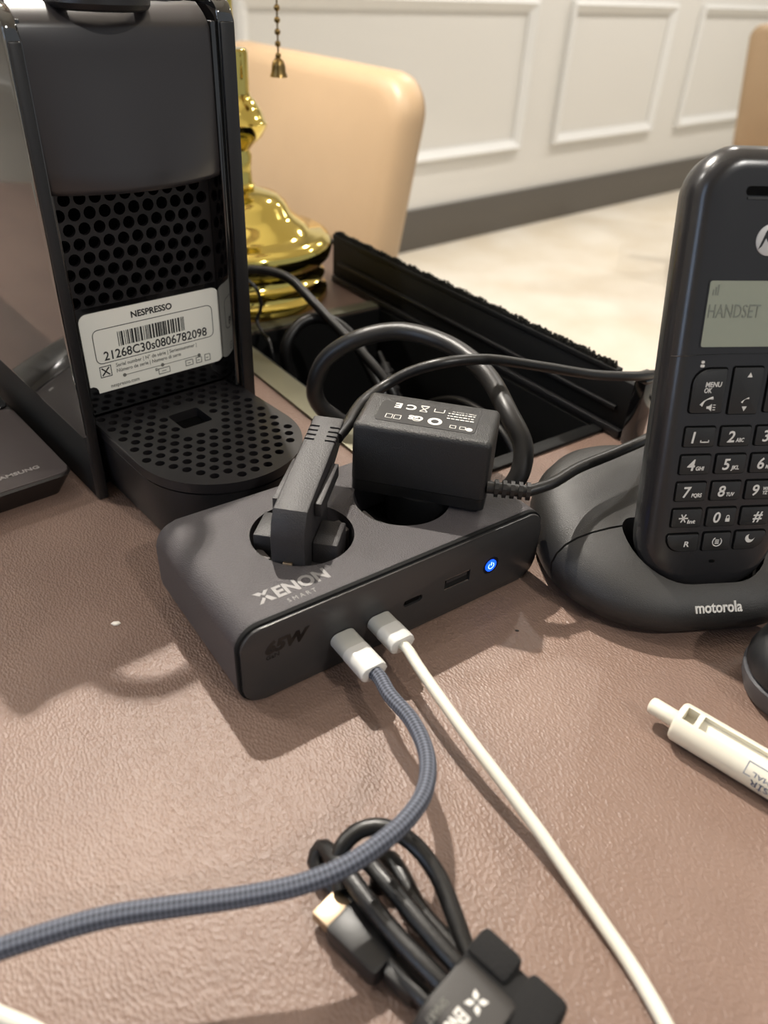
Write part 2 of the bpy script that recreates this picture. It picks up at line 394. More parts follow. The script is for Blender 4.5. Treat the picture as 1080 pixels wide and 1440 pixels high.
# ------------------------------------------------------------------ coffee machine
mach = empty('coffee_machine', (-.1378, .3121, 0), R(43), 'tall glossy black capsule coffee machine with perforated drip tray', 'coffee machine')
def coffee_machine():
    D = .34
    # main body behind the recess
    bm = bmesh.new(); box(bm, .0015, .0815, .0225, D, .004, .2055, bev=.002); finish('body', bm, 'black_matte', mach)
    bm = bmesh.new(); box(bm, .001, .083, .012, D-.004, 0, .022, bev=.002); finish('base', bm, 'black_matte', mach)
    # side panels: front edge strips plus the long glossy cheeks
    for x0, x1 in ((-.0040, .0015), (.0815, .0890)):
        pts = rrect(0, D, .034, .2095 if x0 > 0 else .206, [.003, .003, .03, .009 if x0 > 0 else .012], 6)
        bm = bmesh.new(); prism(bm, pts, x0, x1, .0012, 2, lambda a, b, c: (c, a, b), both=True)
        sp = finish('side_panel', bm, 'panel_gloss', mach)
        B('front_edge', 'black_satin', sp, x0+.0004, x1-.0004, -.0012, .004, .001, .2005 if x0 > 0 else .1942, bev=.0008)
        B('foot', 'black_matte', sp, x0+.0006, x1-.0006, .0, D-.01, 0, .034, bev=.001)
    B('inner_cheek', 'black_gloss', mach, .0785, .0815, .001, .0225, .0385, .2005, bev=.0006)
    B('inner_cheek', 'black_gloss', mach, .0015, .0032, .003, .0225, .0385, .2005, bev=.0004)
    # perforated back plate
    o = B('vent_grille', 'grille_black', mach, .0032, .0785, .0135, .0155, .0905, .150)
    B('vent_dark_sheet', 'hole_black', mach, .0034, .0783, .0205, .0220, .0905, .150)  # added black sheet: paints the shade seen through the vent holes
    bm = bmesh.new(); p = .0067
    for r in range(9):
        for c in range(11):
            x = .0075+p*c+(p*.5 if r % 2 else 0)
            if x < .076: cyl(bm, x, .0935+r*.0062, .010, .019, .0027, 12, 'y')
    boolean(o, bm)
    B('lower_plate', 'black_gloss', mach, .0032, .0785, .0135, .0163, .0385, .0905)
    # convex head panel under the spout
    n = 24; rings = []
    xs = [.0018+(.0785-.0018)*i/n for i in range(n+1)]
    def vv(x, z):
        t = (x-.0402)/.0385; k = 1-.85*min(1, (z-.1415)/.05); return .002-.0115*(1-t*t)*k+.010*(max(0, z-.196)/.0105)**2
    zs = [.1415, .1423, .144, .15, .16, .17, .18, .19, .198, .2005, .203, .205, .2065]
    bm = bmesh.new(); G = []
    for k, z in enumerate(zs):
        ins = (.0016, .0006, 0)[k] if k < 3 else 0
        G.append([bm.verts.new((x, vv(x, z)+ins, z)) for x in xs]+[bm.verts.new((xs[-1], .0215, z)), bm.verts.new((xs[0], .0215, z))])
    m_ = len(G[0])
    for a, b in zip(G, G[1:]):
        for i in range(m_): bm.faces.new((a[i], a[(i+1) % m_], b[(i+1) % m_], b[i]))
    bm.faces.new(G[0][::-1]); bm.faces.new(G[-1])
    finish('head_panel', bm, 'head_satin', mach, angle=40)
    bm = bmesh.new(); prism(bm, rrect(.0040, .0790, .014, .30, .012, 5), .2060, .2125, .003, 2); finish('top_cover', bm, 'black_gloss', mach)
    # coffee outlet and the loop of the lever on top
    bm = bmesh.new(); lathe(bm, [(.005, .2020), (.007, .2024), (.0085, .2040), (.009, .2075)], 20, (.0355, .0200)); finish('coffee_outlet', bm, 'black_gloss', mach)
    pts = [(.0355+.0165*math.cos(PI+PI*i/16), .010-.0175*math.sin(PI*i/16), .2065) for i in range(17)]
    pts = [(.0190, .030, .2145)]+pts+[(.0520, .030, .2145)]
    bm = bmesh.new(); tube(bm, pts, .0032, 10, .003); finish('lever', bm, 'black_satin', mach)
    # drip tray: deep cup with a perforated plate
    def dout(ins):
        x0, x1, yc = .0032+ins, .0818-ins, -.040; r = (x1-x0)/2; cx = (x0+x1)/2
        return [(x1, .0132), (x0, .0132)]+[(cx-r*math.cos(PI*i/28), yc-(r)*math.sin(PI*i/28)) for i in range(29)]
    bm = bmesh.new(); rings = []
    for ins, z in ((.007, .0), (.004, .002), (.0015, .012), (.0006, .026), (.0006, .0318), (.0016, .0322)):
        rings.append([(x, y, z) for x, y in dout(ins)])
    loft(bm, rings); tray = finish('drip_tray', bm, 'black_satin', mach)
    bm = bmesh.new(); prism(bm, dout(.0), .0330, .0378, .0009, 3)
    o = finish('tray_grid', bm, 'grille_black', tray)
    bm = bmesh.new(); p = .0068; row = 0; y = .0085
    while y > -.078:
        c = 0
        while c < 13:
            x = .0075+p*c+(p/2 if row % 2 else 0); c += 1
            dx = x-.0425
            ok = abs(dx) < .0355 and (y > -.040 or (dx*dx+(y+.040)**2) < .0345**2)
            if ok and not (abs(dx) < .0108 and -.0275 < y < -.0015): cyl(bm, x, y, .0325, .040, .00215, 12)
        y -= .0058; row += 1
    prism(bm, rrect(.0345, .0505, -.0225, -.0065, .0015, 3), .0325, .040)
    boolean(o, bm)
    B('tray_dark_sheet', 'hole_black', tray, .010, .075, -.060, .010, .0323, .0328)  # black sheet on the solid cup, in place of a shaded hollow
    # serial number sticker
    pts = [p_ for p_ in rrect(.0070, .0790, .0490, .0880, [0, .004, .004, .004], 5)]
    notch = [(.0070, .0530), (.0085, .0530), (.0100, .0522), (.0108, .0508), (.0110, .0490)]
    pts = [q for q in pts if q != (.0070, .0490)]
    pts = notch + pts
    st = P_('sticker', 'sticker', mach, pts, -.0133, -.0129, f=FRONT)
    props(st, label='white serial number sticker with barcode')
    Y = .0128
    text('lettering', 'NESPRESSO', 'ink', st, (.0320, Y, .0822), .0042, UPR, .021, bold=.0001)
    bm = bmesh.new()
    a, b = rrect(.0120, .0745, .0632, .0800, .003, 4), rrect(.01235, .07415, .06355, .07965, .0027, 4)
    va = [bm.verts.new((x, Y, z)) for x, z in a]; vb = [bm.verts.new((x, Y, z)) for x, z in b]
    for i in range(len(a)): bm.faces.new((va[i], va[(i+1) % len(a)], vb[(i+1) % len(a)], vb[i]))
    finish('printed_frame', bm, 'ink', st)
    bm = bmesh.new(); x = .0240
    rb = random.Random(3)
    while x < .0590:
        wd = rb.choice((.0003, .0003, .0006, .0009)); box(bm, x, x+wd, Y-.0001, Y+.0001, .0700, .0770); x += wd+rb.choice((.0003, .0004, .0007))
    finish('barcode', bm, 'ink', st)
    text('lettering', '21268C30s0806782098', 'ink', st, (.0160, Y, .0646), .0062, UPR, .0545, bold=.00006)
    text('lettering', 'Serial number | N\u00b0 de s\u00e9rie | Seriennummer |', 'ink_soft', st, (.0210, Y, .0602), .0026, UPR, .043)
    text('lettering', 'N\u00famero de serie | Numero di serie', 'ink_soft', st, (.0210, Y, .0574), .0026, UPR, .034)
    text('lettering', 'nespresso.com', 'ink_soft', st, (.0170, Y, .0505), .0026, UPR, .0145)
    bm = bmesh.new()
    for x0, x1, z0, z1 in ((.0128, .0185, .0565, .0568), (.0128, .0185, .0617, .0620), (.0128, .0131, .0565, .0620), (.0182, .0185, .0565, .0620)):
        box(bm, x0, x1, Y-.0001, Y+.0001, z0, z1)
    for s in (1, -1):
        box(bm, -.0026, .0026, -.0001, .0001, -.0003, .0003, mtx=Matrix.Translation((.01565, Y, .05925)) @ Matrix.Rotation(s*.8, 4, 'Y'))
    finish('printed_cross_box', bm, 'ink', st)
    bm = bmesh.new()
    box(bm, .0245, .0650, Y-.0001, Y+.0001, .0550, .0552)
    for x in (.0245, .0445, .0650): cyl(bm, x, .0551, Y-.0001, Y+.0001, .0009, 12, 'y')
    for x0, z0, ww, hh in ((.0420, .0505, .006, .0028), (.0405, .0528, .0010, .0010), (.0570, .0510, .0040, .0028), (.0630, .0510, .0030, .0030), (.0680, .0510, .0030, .0034)):
        for q in ((x0, x0+ww, z0, z0+.0003), (x0, x0+ww, z0+hh, z0+hh+.0003), (x0, x0+.0003, z0, z0+hh), (x0+ww, x0+ww+.0003, z0, z0+hh), (x0+ww*.3, x0+ww*.7, z0+hh*.45, z0+hh*.55)):
            box(bm, q[0], q[1], Y-.0001, Y+.0001, q[2], q[3])
    finish('printed_icons', bm, 'ink_soft', st)
coffee_machine()

# ------------------------------------------------------------------ power hub
HUB = (-.0451, .1855, 0)
hub = empty('power_hub', HUB, R(37), 'dark grey socket and charging hub with glowing blue power button', 'power hub')
def hw(u, v, z): a = R(37); return (HUB[0]+u*math.cos(a)-v*math.sin(a), HUB[1]+u*math.sin(a)+v*math.cos(a), z)
S1, S2 = (.0456, .0385), (.0945, .0385)
def power_hub():
    prof = rrect(-.0022, .1428, 0, .0367, .0095, 8)
    sh = P_('shell', 'hub_grey', hub, prof, -.073, -.0030, .0008, 2, f=FRONT, both=True)
    bm = bmesh.new()
    for c in (S1, S2): cyl(bm, c[0], c[1], .0200, .045, .0207, 56)
    boolean(sh, bm)
    o = P_('rim', 'hub_rim', hub, rrect(-.0022, .1428, 0, .0367, .0095, 8), -.0029, -.0012, .0006, 2, f=FRONT)
    o = P_('front_panel', 'hub_front', hub, rrect(-.0012, .1418, .0010, .0357, .0086, 8), -.0029, 0, .0005, 2, f=FRONT)
    bm = bmesh.new(); ZP = .0168
    prism(bm, rrect(.0685, .0780, ZP-.0016, ZP+.0016, .0016, 5), -.0027, .002, f=FRONT)
    prism(bm, rrect(.0893, .1027, ZP-.0026, ZP+.0034, .0004, 2), -.0027, .002, f=FRONT)
    cyl(bm, .1143, .0172, -.002, .0012, .0043, 28, 'y')
    boolean(o, bm)
    p = P_('usb_c_port', 'steel', hub, rrect(.0686, .0779, ZP-.0015, ZP+.0015, .0015, 5), -.0026, -.0022, f=FRONT)
    B('tongue', 'hole_black', p, .0700, .0765, .0004, .0021, ZP-.0009, ZP+.0009)
    p = B('usb_a_port', 'hole_black', hub, .0895, .1025, .0022, .0026, ZP-.0024, ZP+.0032)
    B('shield', 'steel', p, .0895, .1025, .0003, .0022, ZP-.0025, ZP-.0020); B('shield', 'steel', p, .0895, .1025, .0003, .0022, ZP+.0028, ZP+.0033)
    B('tongue', 'plug_black', p, .0905, .1015, .0006, .0022, ZP+.0006, ZP+.0020)
    b = bmesh.new(); cyl(b, .1143, .0172, .0012, .0002, .0041, 28, 'y'); bt = finish('power_button', b, 'hub_rim', hub)
    b = bmesh.new(); cyl(b, .1143, .0172, .0003, -.0003, .0029, 28, 'y'); props(finish('button_light', b, 'led_blue', bt), label='glowing blue light of the button')
    b = bmesh.new()
    n = 20; a0 = R(125); 
    for i in range(n):
        t0 = a0+R(290)*i/n; t1 = a0+R(290)*(i+1)/n
        vs = [b.verts.new((.1143+r*math.cos(t), -.00035, .0172+r*math.sin(t))) for r, t in ((.0013, t0), (.0013, t1), (.00165, t1), (.00165, t0))]; b.faces.new(vs)
    box(b, .1141, .1145, -.0004, -.0003, .0174, .0191); finish('power_symbol', b, 'led_icon', bt)
    for c in (S1, S2):
        b = bmesh.new(); lathe(b, [(.0200, .0201), (.0200, .0210), (.0192, .0212), (.0192, .0205)], 40, c)
        s = finish('socket', b, 'black_satin', hub)
        for sx in (-1, 1):
            B('clip', 'socket_grey', s, c[0]+sx*.0180-.0018, c[0]+sx*.0180+.0018, c[1]-.004, c[1]+.004, .0210, .0335, bev=.0005)
            b = bmesh.new(); cyl(b, c[0], c[1]+sx*.0095, .0205, .0212, .0024, 14); finish('pin_hole', b, 'hole_black', s)
    Zt = .03672
    def sl(s, x, y, size, w_, m='grey_print', bold=0, nm='lettering'): return text(nm, s, m, hub, (x, y, Zt), size, width=w_, bold=bold)
    # logo: two crossing strokes with a cut, then the letters
    for q in ([(.0118, .0098), (.0134, .0098), (.0153, .0119), (.0144, .0127)], [(.0156, .0134), (.0147, .0142), (.0164, .0160), (.0182, .0160)],
              [(.0118, .0160), (.0142, .0160), (.0152, .0148), (.0138, .0138)], [(.0152, .0125), (.0164, .0133), (.0186, .0098), (.0164, .0098)]):
        P_('logo_stroke', 'grey_print', hub, q, Zt-.0001, Zt+.00008)
    sl('ENON', .0192, .0099, .0082, .0218, bold=.00028)
    sl('S M A R T', .0212, .0056, .0030, .0115)
    text('lettering', '65W', 'dark_print', hub, (.0080, -.0001, .0225), .0072, UPR, .0180, shear=.25, bold=.0004)
    text('lettering', 'GaN', 'dark_print', hub, (.0082, -.0001, .0198), .0026, UPR, .0052)
power_hub()

# ------------------------------------------------------------------ angled plug in the near socket
def angled_plug():
    c = hw(S1[0], S1[1], 0)
    pl = empty('angled_plug', (c[0]-.0003, c[1], .0), R(82-90), 'flat angled black mains plug in the near hub socket', 'plug')
    pf = lambda a, b, c_: (c_, a, b)
    prof = [(-.0190, .0225), (-.0200, .0470), (-.0185, .0535), (-.0150, .0580), (.0470, .0640), (.0470, .0570), (.0170, .0500), (.0150, .0225)]
    bm = bmesh.new(); prism(bm, prof, -.0066, .0066, .0007, 2, pf, both=True)
    h = finish('handle', bm, 'plug_black', pl, angle=25)
    bm = bmesh.new()
    for i in range(4):
        t = .0300+i*.0032
        for s in (-1, 1):
            zt = .0625+.0010*i/4
            box(bm, s*.0048-.0026, s*.0048+.0026, t-.0006, t+.0006, .0600, .0680)
    boolean(h, bm)
    for s in (-1, 1):
        B('side_rail', 'plug_black', pl, s*.0082-.0014, s*.0082+.0014, -.006, .024, .0500, .0560, bev=.0005)
        B('ear', 'plug_black', pl, s*.0118-.0050, s*.0118+.0050, -.010, .006, .0225, .0405, bev=.0008)
    bm = bmesh.new(); lathe(bm, [(.0165, .0220), (.0172, .0226), (.0172, .0300), (.0160, .0310)], 36); finish('pin_base', bm, 'plug_black', pl)
    B('earth_contact', 'gold_metal', pl, -.0018, .0018, -.0208, -.0196, .0335, .0375, bev=.0002)
    return pl
plug = angled_plug()

# ------------------------------------------------------------------ block adapter in the far socket
def adapter():
    a = empty('power_adapter', (-.0150, .2745, .0), R(-12), 'black block power adapter with printed label plugged into hub', 'adapter')
    W, D = .0572, .0315
    P_('lower_shell', 'adapter_side', a, rrect(.0001, W-.0001, .0001, D-.0001, .0028, 4), .0386, .0437)
    P_('upper_shell', 'adapter_black', a, rrect(0, W, 0, D, .0028, 4), .0440, .0705, .0024, 3)
    bm = bmesh.new(); lathe(bm, [(.0170, .0225), (.0175, .023), (.0175, .039)], 32, (.030, .016)); finish('plug_base', bm, 'adapter_side', a)
    lab = P_('label_panel', 'black_satin', a, rrect(.0075, .0490, .0060, .0240, .002, 4), .0704, .07065)
    RZ = (0, 0, PI); z = .0707
    def t(s, x, y, size, w_=None, bold=0): text('lettering', s, 'white_print', lab, (x, y, z), size, RZ, w_, bold=bold)
    t('C E', .0225, .0225, .0060, .0092, .0002)
    bm = bmesh.new()
    for s in (1, -1): box(bm, -.0024, .0024, -.00025, .00025, 0, .0001, mtx=Matrix.Translation((.0258, .0205, z)) @ Matrix.Rotation(s*.9, 4, 'Z'))
    box(bm, .0240, .0276, .0228, .0236, z, z+.0001); box(bm, .0242, .0274, .0180, .0184, z, z+.0001)
    box(bm, .0300, .0345, .0195, .0199, z, z+.0001); box(bm, .0300, .0304, .0195, .0225, z, z+.0001); box(bm, .0341, .0345, .0195, .0225, z, z+.0001)
    for x0 in (.0115, .0150):
        for q in ((x0, x0+.003, .0085, .0088), (x0, x0+.003, .0118, .0121), (x0, x0+.0003, .0085, .0121), (x0+.0027, x0+.003, .0085, .0121)): box(bm, q[0], q[1], q[2], q[3], z, z+.0001)
    finish('printed_icons', bm, 'white_print', lab)
    def ring(cx, cy, r0, r1):
        bm = bmesh.new(); n = 24
        for i in range(n):
            p = [(r, 2*PI*(i+k)/n) for r, k in ((r0, 0), (r0, 1), (r1, 1), (r1, 0))]
            bm.faces.new([bm.verts.new((cx+r*math.cos(q), cy+r*math.sin(q), z)) for r, q in p])
        finish('printed_ring', bm, 'white_print', lab)
    ring(.0320, .0115, .0016, .0030); ring(.0245, .0115, .0018, .0022); ring(.0465, .0090, .0002, .0014)
    t('GS', .0270, .0135, .0045, .0062, .0002)
    t('Made in China by', .0475, .0225, .0014, .0100)
    bm = bmesh.new(); rl = random.Random(5)          # rows of fine print too small to read
    for k in range(3):
        x = .0362
        while x < .0470:
            w_ = rl.uniform(.0006, .0018); box(bm, x, min(x+w_, .0474), .0155+k*.0022, .0162+k*.0022, z, z+.0001); x += w_+.0004
    finish('fine_print', bm, 'white_print', lab)
    for x in (.0425, .0385): 
        bm = bmesh.new()
        for q in ((x, x+.0026, .0080, .0083), (x, x+.0026, .0103, .0106), (x, x+.0003, .0080, .0106), (x+.0023, x+.0026, .0080, .0106)): box(bm, q[0], q[1], q[2], q[3], z, z+.0001)
        finish('printed_square', bm, 'white_print', lab)
    # ribbed strain relief and the cord
    inv = Matrix.Translation((-.0150, .2745, 0)) @ Matrix.Rotation(R(-12), 4, 'Z'); inv.invert()
    def L(p): return inv @ Vector(p)
    p0, p1 = L((.0415, .2655, .0490)), L((.0590, .2640, .0490))
    bm = bmesh.new(); d = (p1-p0)
    tube(bm, [p0, p0+d*.5, p1], .0026, 12)
    for i in range(5):
        q = p0+d*(.22+.185*i); tube(bm, [q-d*.045, q+d*.045], .0038, 10, smooth=False)
    finish('strain_relief', bm, 'rubber', a)
    TUBE('cord', 'rubber', a, [L(p) for p in ((.0580, .2640, .0490), (.0684, .2694, .0500), (.0806, .2800, .0515), (.0972, .2904, .0535), (.1120, .3010, .0545), (.1250, .3180, .050), (.1400, .3500, .030), (.165, .370, .004), (.21, .33, .003))], .0024, 12)
adapter()

# ------------------------------------------------------------------ cords
def cord(name, pts, r, m, label, n=12):
    return props(TUBE(name, m, None, pts, r, n), label, 'cable')
def part_cord(parent, name, pts, r, m):
    P = Matrix.Translation(parent.location) @ parent.rotation_euler.to_matrix().to_4x4(); P.invert()
    return TUBE(name, m, parent, [P @ Vector(p) for p in pts], r, 12)
part_cord(hub, 'power_cord', [(.0460, .3035, .018), (.0560, .3055, .020), (.0625, .3080, .030), (.0634, .3151, .041), (.0565, .3273, .051), (.0467, .3628, .0560), (.0271, .3877, .0600), (.0023, .3989, .0605), (-.0207, .3969, .055), (-.0383, .3982, .040), (-.0432, .3982, .020), (-.0330, .4030, .003), (-.0110, .4250, -.014), (.020, .45, -.03), (.05, .44, -.05)], .0049, 'rubber_grey')
part_cord(plug, 'cord', [(-0.0212, 0.28, 0.06), (-0.0176, 0.292, 0.06), (-0.0159, 0.3029, 0.0595), (-0.012, 0.3195, 0.058), (-0.0033, 0.3314, 0.06), (0.0081, 0.3348, 0.066), (0.0227, 0.335, 0.0715), (0.0435, 0.3435, 0.071), (0.0738, 0.357, 0.063), (0.1073, 0.3728, 0.053), (0.1296, 0.383, 0.049), (0.15, 0.402, 0.042), (0.175, 0.425, 0.025), (0.205, 0.428, 0.004), (0.235, 0.4, 0.003)], .0026, 'rubber')
cord('looped_cable', [(-.062, .500, -.05), (-.0700, .4960, -.02), (-.0735, .4965, .006), (-.0636, .5065, .0200), (-.0480, .5120, .0215), (-.0300, .5080, .012), (-.0120, .4900, -.01), (.008, .475, -.04)],
     .0040, 'rubber', 'short black cord arching out of the hatch in front of the brass lamp')
cord('thin_cable', [(.01, .52, -.06), (.030, .495, -.03), (.050, .462, -.012), (.072, .43, -.015), (.09, .40, -.04)], .0028, 'rubber', 'thin black cord lying deep inside the cable hatch')
def jack():
    t = empty('inline_connector', (0, 0, 0), 0, 'black cord with ribbed connector boot inside the cable hatch', 'cable')
    TUBE('cord', 'rubber', t, [(-.010, .505, .002), (-.006, .500, -.004), (-.001, .492, -.014), (.010, .475, -.034), (.03, .45, -.06)], .0022, 10)
    a = Vector((-.006, .4995, -.0045)); b = Vector((.006, .4805, -.027)); d = b-a
    bm = bmesh.new(); tube(bm, [a, a+d*.5, b], .0042, 12)
    for i in range(4): tube(bm, [a+d*(.2+.2*i-.04), a+d*(.2+.2*i+.04)], .0052, 10, smooth=False)
    finish('boot', bm, 'rubber_grey', t)
jack()

# ------------------------------------------------------------------ USB cables plugged into the hub
def usb_cable(name, label, u, z, length, wid, path, r, cm, cat='cable'):
    e = empty(name, hw(u, 0, 0), R(37), label, cat)
    inv = (Matrix.Translation(Vector(hw(u, 0, 0))) @ Matrix.Rotation(R(37), 4, 'Z')).inverted()
    h = .0066; s = .42
    pts = rrect(-wid/2, wid/2, z-h/2, z+h/2, .0031, 7)
    tip = P_('plug_collar', 'plastic_white_matte', e, pts, .0004, length*s, f=FRONT)
    P_('plug_body', 'usb_white', e, [(x*1.02, (y-z)*1.03+z) for x, y in pts], length*s, length, .0006, 2, f=FRONT)
    TUBE('cord', cm, e, [inv @ Vector(hw(u, -length+.001, z))]+[inv @ Vector(p) for p in path], r, 16, .0012)
usb_cable('braided_usb_cable', 'dark blue braided cable with white plug in the hub', .0400, .0146, .0215, .0108,
    [hw(.0402, -.0245, .0146), (.0054, .1815, .0158), (.0132, .1685, .018), (.0176, .1524, .021), (.0162, .1376, .024), (.0107, .1267, .0262), (.0031, .1182, .0272), (-.006, .1112, .0272), (-.0167, .1067, .0262), (-.0309, .1033, .0252), (-.0465, .1002, .025), (-.0632, .0965, .025), (-.0775, .0919, .024), (-.0927, .0862, .022), (-.125, .072, .012), (-.16, .06, .0027)],
    .0027, 'braid_blue')
usb_cable('white_usb_cable', 'smooth white charging cable running from hub to bottom right', .0566, .0150, .0160, .0108,
    [hw(.0567, -.0185, .0150), (0.016, 0.1959, 0.0144), (0.0246, 0.1808, 0.0134), (0.0337, 0.1663, 0.0116), (0.0424, 0.1539, 0.0093), (0.0524, 0.1396, 0.0064), (0.0605, 0.1267, 0.0041), (0.0678, 0.1141, 0.0027), (0.0739, 0.1026, 0.0022), (0.0783, 0.0919, 0.0022), (.0821, .0794, .0022), (.088, .05, .0022)],
    .0021, 'cable_white')
cord('white_cable', [(-.16, .095, .0021), (-.125, .091, .0021), (-.1017, .0863, .0021), (-.089, .0824, .0021), (-.0799, .0797, .0021), (-.0706, .0755, .0021), (-.05, .062, .0021)], .0021, 'cable_white', 'white cable just entering at the bottom left corner')

# ------------------------------------------------------------------ cordless phone
YAW, TH = .1571, .2542
ex = Vector((math.cos(YAW), math.sin(YAW), 0)); bk = Vector((-math.sin(YAW), math.cos(YAW), 0))
ey = Vector((0, 0, 1))*math.cos(TH)+bk*math.sin(TH); en = ex.cross(ey)
Q0 = Vector((.1336, .2538, .0488))
R3 = Matrix((ex, ey, en)).transposed()
def hs_out(ins, grow=0, n=8):
    h = .0290
    return rrect(-h+ins, h-ins, -.0365+ins, .1325-ins, [.0255-ins*.9, .0255-ins*.9, .0150-ins*.8, .0150-ins*.8], n)
def handset():
    e = empty('cordless_handset', Q0, 0, 'black cordless phone handset standing upright in its dock', 'phone', mat3=R3)
    bm = bmesh.new()
    lay = ((.0080, -.0001), (.0056, -.0004), (.0036, -.0013), (.0018, -.0030), (.0006, -.0055), (.0, -.0085), (.0002, -.0105))
    rings = [[(x, y, z) for x, y in hs_out(i)] for i, z in lay]
    # arch of the top edge
    def arch(p): x, y, z = p; return (x, y+(.0022*(1-(x/.029)**2) if y > .11 else 0), z)
    rings = [[arch(p) for p in r] for r in rings]
    loft(bm, rings); finish('front_shell', bm, 'phone_black', e, angle=40)
    bm = bmesh.new()
    lay = ((.0011, -.0108), (.0008, -.0120), (.0018, -.0170), (.0045, -.0200), (.0100, -.0215))
    loft(bm, [[arch((x, y, z)) for x, y in hs_out(i)] for i, z in lay]); finish('back_shell', bm, 'phone_back', e, angle=40)
    bm = bmesh.new(); tube(bm, [(-.0280, .0628, -.0045), (-.0262, .0632, -.0020), (-.0225, .0636, -.0002), (-.012, .0640, .0), (.0, .0641, .0), (.012, .0640, .0), (.0225, .0636, -.0002), (.0262, .0632, -.0020), (.0280, .0628, -.0045)], .00022, 6, .002); finish('seam', bm, 'black_gloss', e)
    # earpiece, logo, screen
    P_('earpiece_slot', 'hole_black', e, rrect(-.0115, .0115, .1180, .1210, .0014, 5), -.0003, .0001)
    P_('earpiece_lip', 'phone_back', e, rrect(-.0108, .0108, .1168, .1176, .0003, 3), -.0002, .00025)
    bm = bmesh.new(); lathe(bm, [(.0053, -.0003), (.0053, .0002), (.0050, .0004)], 36, (.0003, .1037)); logo = finish('logo', bm, 'logo_silver', e)
    for s in (-1, 1):
        q = [(.0003+s*.0001, .1028), (.0003+s*.0016, .1073), (.0003+s*.0022, .1063), (.0003+s*.0042, .1005), (.0003+s*.0030, .1016), (.0003+s*.0018, .1043), (.0003+s*.0010, .1030)]
        P_('logo_wing', 'phone_black', logo, q if s < 0 else q[::-1], .0003, .0005)
    scr = P_('screen', 'lcd', e, rrect(-.0196, .0196, .0668, .0900, .0008, 3), -.0003, .00025)
    P_('screen_surround', 'phone_black', e, rrect(-.0201, .0201, .0663, .0905, .001, 3), -.0003, .00012)
    text('screen_text', 'HANDSET', 'lcd_ink', scr, (-.0188, .0772, .0003), .0068, width=.0200)
    bm = bmesh.new()
    for i in range(3): box(bm, -.0183+i*.0009, -.0177+i*.0009, .0850, .0870+i*.0008, .0002, .0003)
    finish('signal_icon', bm, 'lcd_ink', scr)
    # keys
    def key(x0, x1, y0, y1, r=.0006):
        k = P_('key', 'phone_keys', e, rrect(x0, x1, y0, y1, r, 5), -.0004, .0007, .0003, 2)
        P_('key_gap', 'hole_black', k, rrect(x0-.0005, x1+.0004, y0-.0004, y1+.0006, [q+.0004 for q in (r if isinstance(r, (list, tuple)) else [r]*4)], 5), -.0004, .0001)
        return k
    def kt(k, s, x, y, size, w_=None, sh=.12, b=.00006): text('lettering', s, 'white_print', k, (x, y, .00072), size, width=w_, shear=sh, bold=b)
    k = key(-.0204, -.0076, .0424, .0588, [.0012, .0006, .0006, .0060])
    kt(k, 'MENU', -.0155, .0522, .0026, .0064); kt(k, 'OK', -.0157, .0500, .0026, .0030)
    def glyph_phone(k, x, y, s):
        bm = bmesh.new()
        tube(bm, [(x-.0022*s, y-.0013*s, .0006), (x-.0010*s, y+.0003*s, .0006), (x+.0006*s, y+.0012*s, .0006), (x+.0022*s, y+.0015*s, .0006)], lambda t: .00045*s*(1.5-1.0*math.sin(PI*t)), 6, .0004)
        finish('handset_symbol', bm, 'white_print', k)
    glyph_phone(k, -.0140, .0465, 1.0)
    bm = bmesh.new(); prism(bm, [(-.0138, .0440), (-.0130, .0440), (-.0118, .0430), (-.0118, .0458), (-.0130, .0449), (-.0138, .0449)], .0006, .0008)
    for i in range(3): box(bm, -.0113, -.0103, .0434+.0009*i, .0437+.0009*i, .0006, .0008)
    finish('speaker_symbol', bm, 'white_print', k)
    bm = bmesh.new(); prism(bm, rrect(-.0182, -.0170, .0608, .0618, .0004, 3), -.0002, .0002); prism(bm, rrect(-.0184, -.0168, .0594, .0604, .0004, 3), -.0002, .0002); finish('mute_symbol', bm, 'white_print', e)
    k = key(-.0048, .0068, .0418, .0592)
    P_('arrow_symbol', 'white_print', k, [(.0006, .0556), (.0026, .0556), (.0016, .0574)], .0006, .0008)
    P_('arrow_symbol', 'white_print', k, [(.0004, .0446), (.0014, .0428), (.0024, .0446)], .0006, .0008)
    glyph_phone(k, .0014, .0468, .6)
    k = key(.0096, .0224, .0424, .0588, [.0006, .0012, .0060, .0006])
    names = [[('1', '\u23b5'), ('2', 'ABC'), ('3', 'DEF')], [('4', 'GHI'), ('5', 'JKL'), ('6', 'MNO')], [('7', 'PQRS'), ('8', 'TUV'), ('9', 'WX')], [('*', 'Int'), ('0', ''), ('#', '')]]
    px = .0145
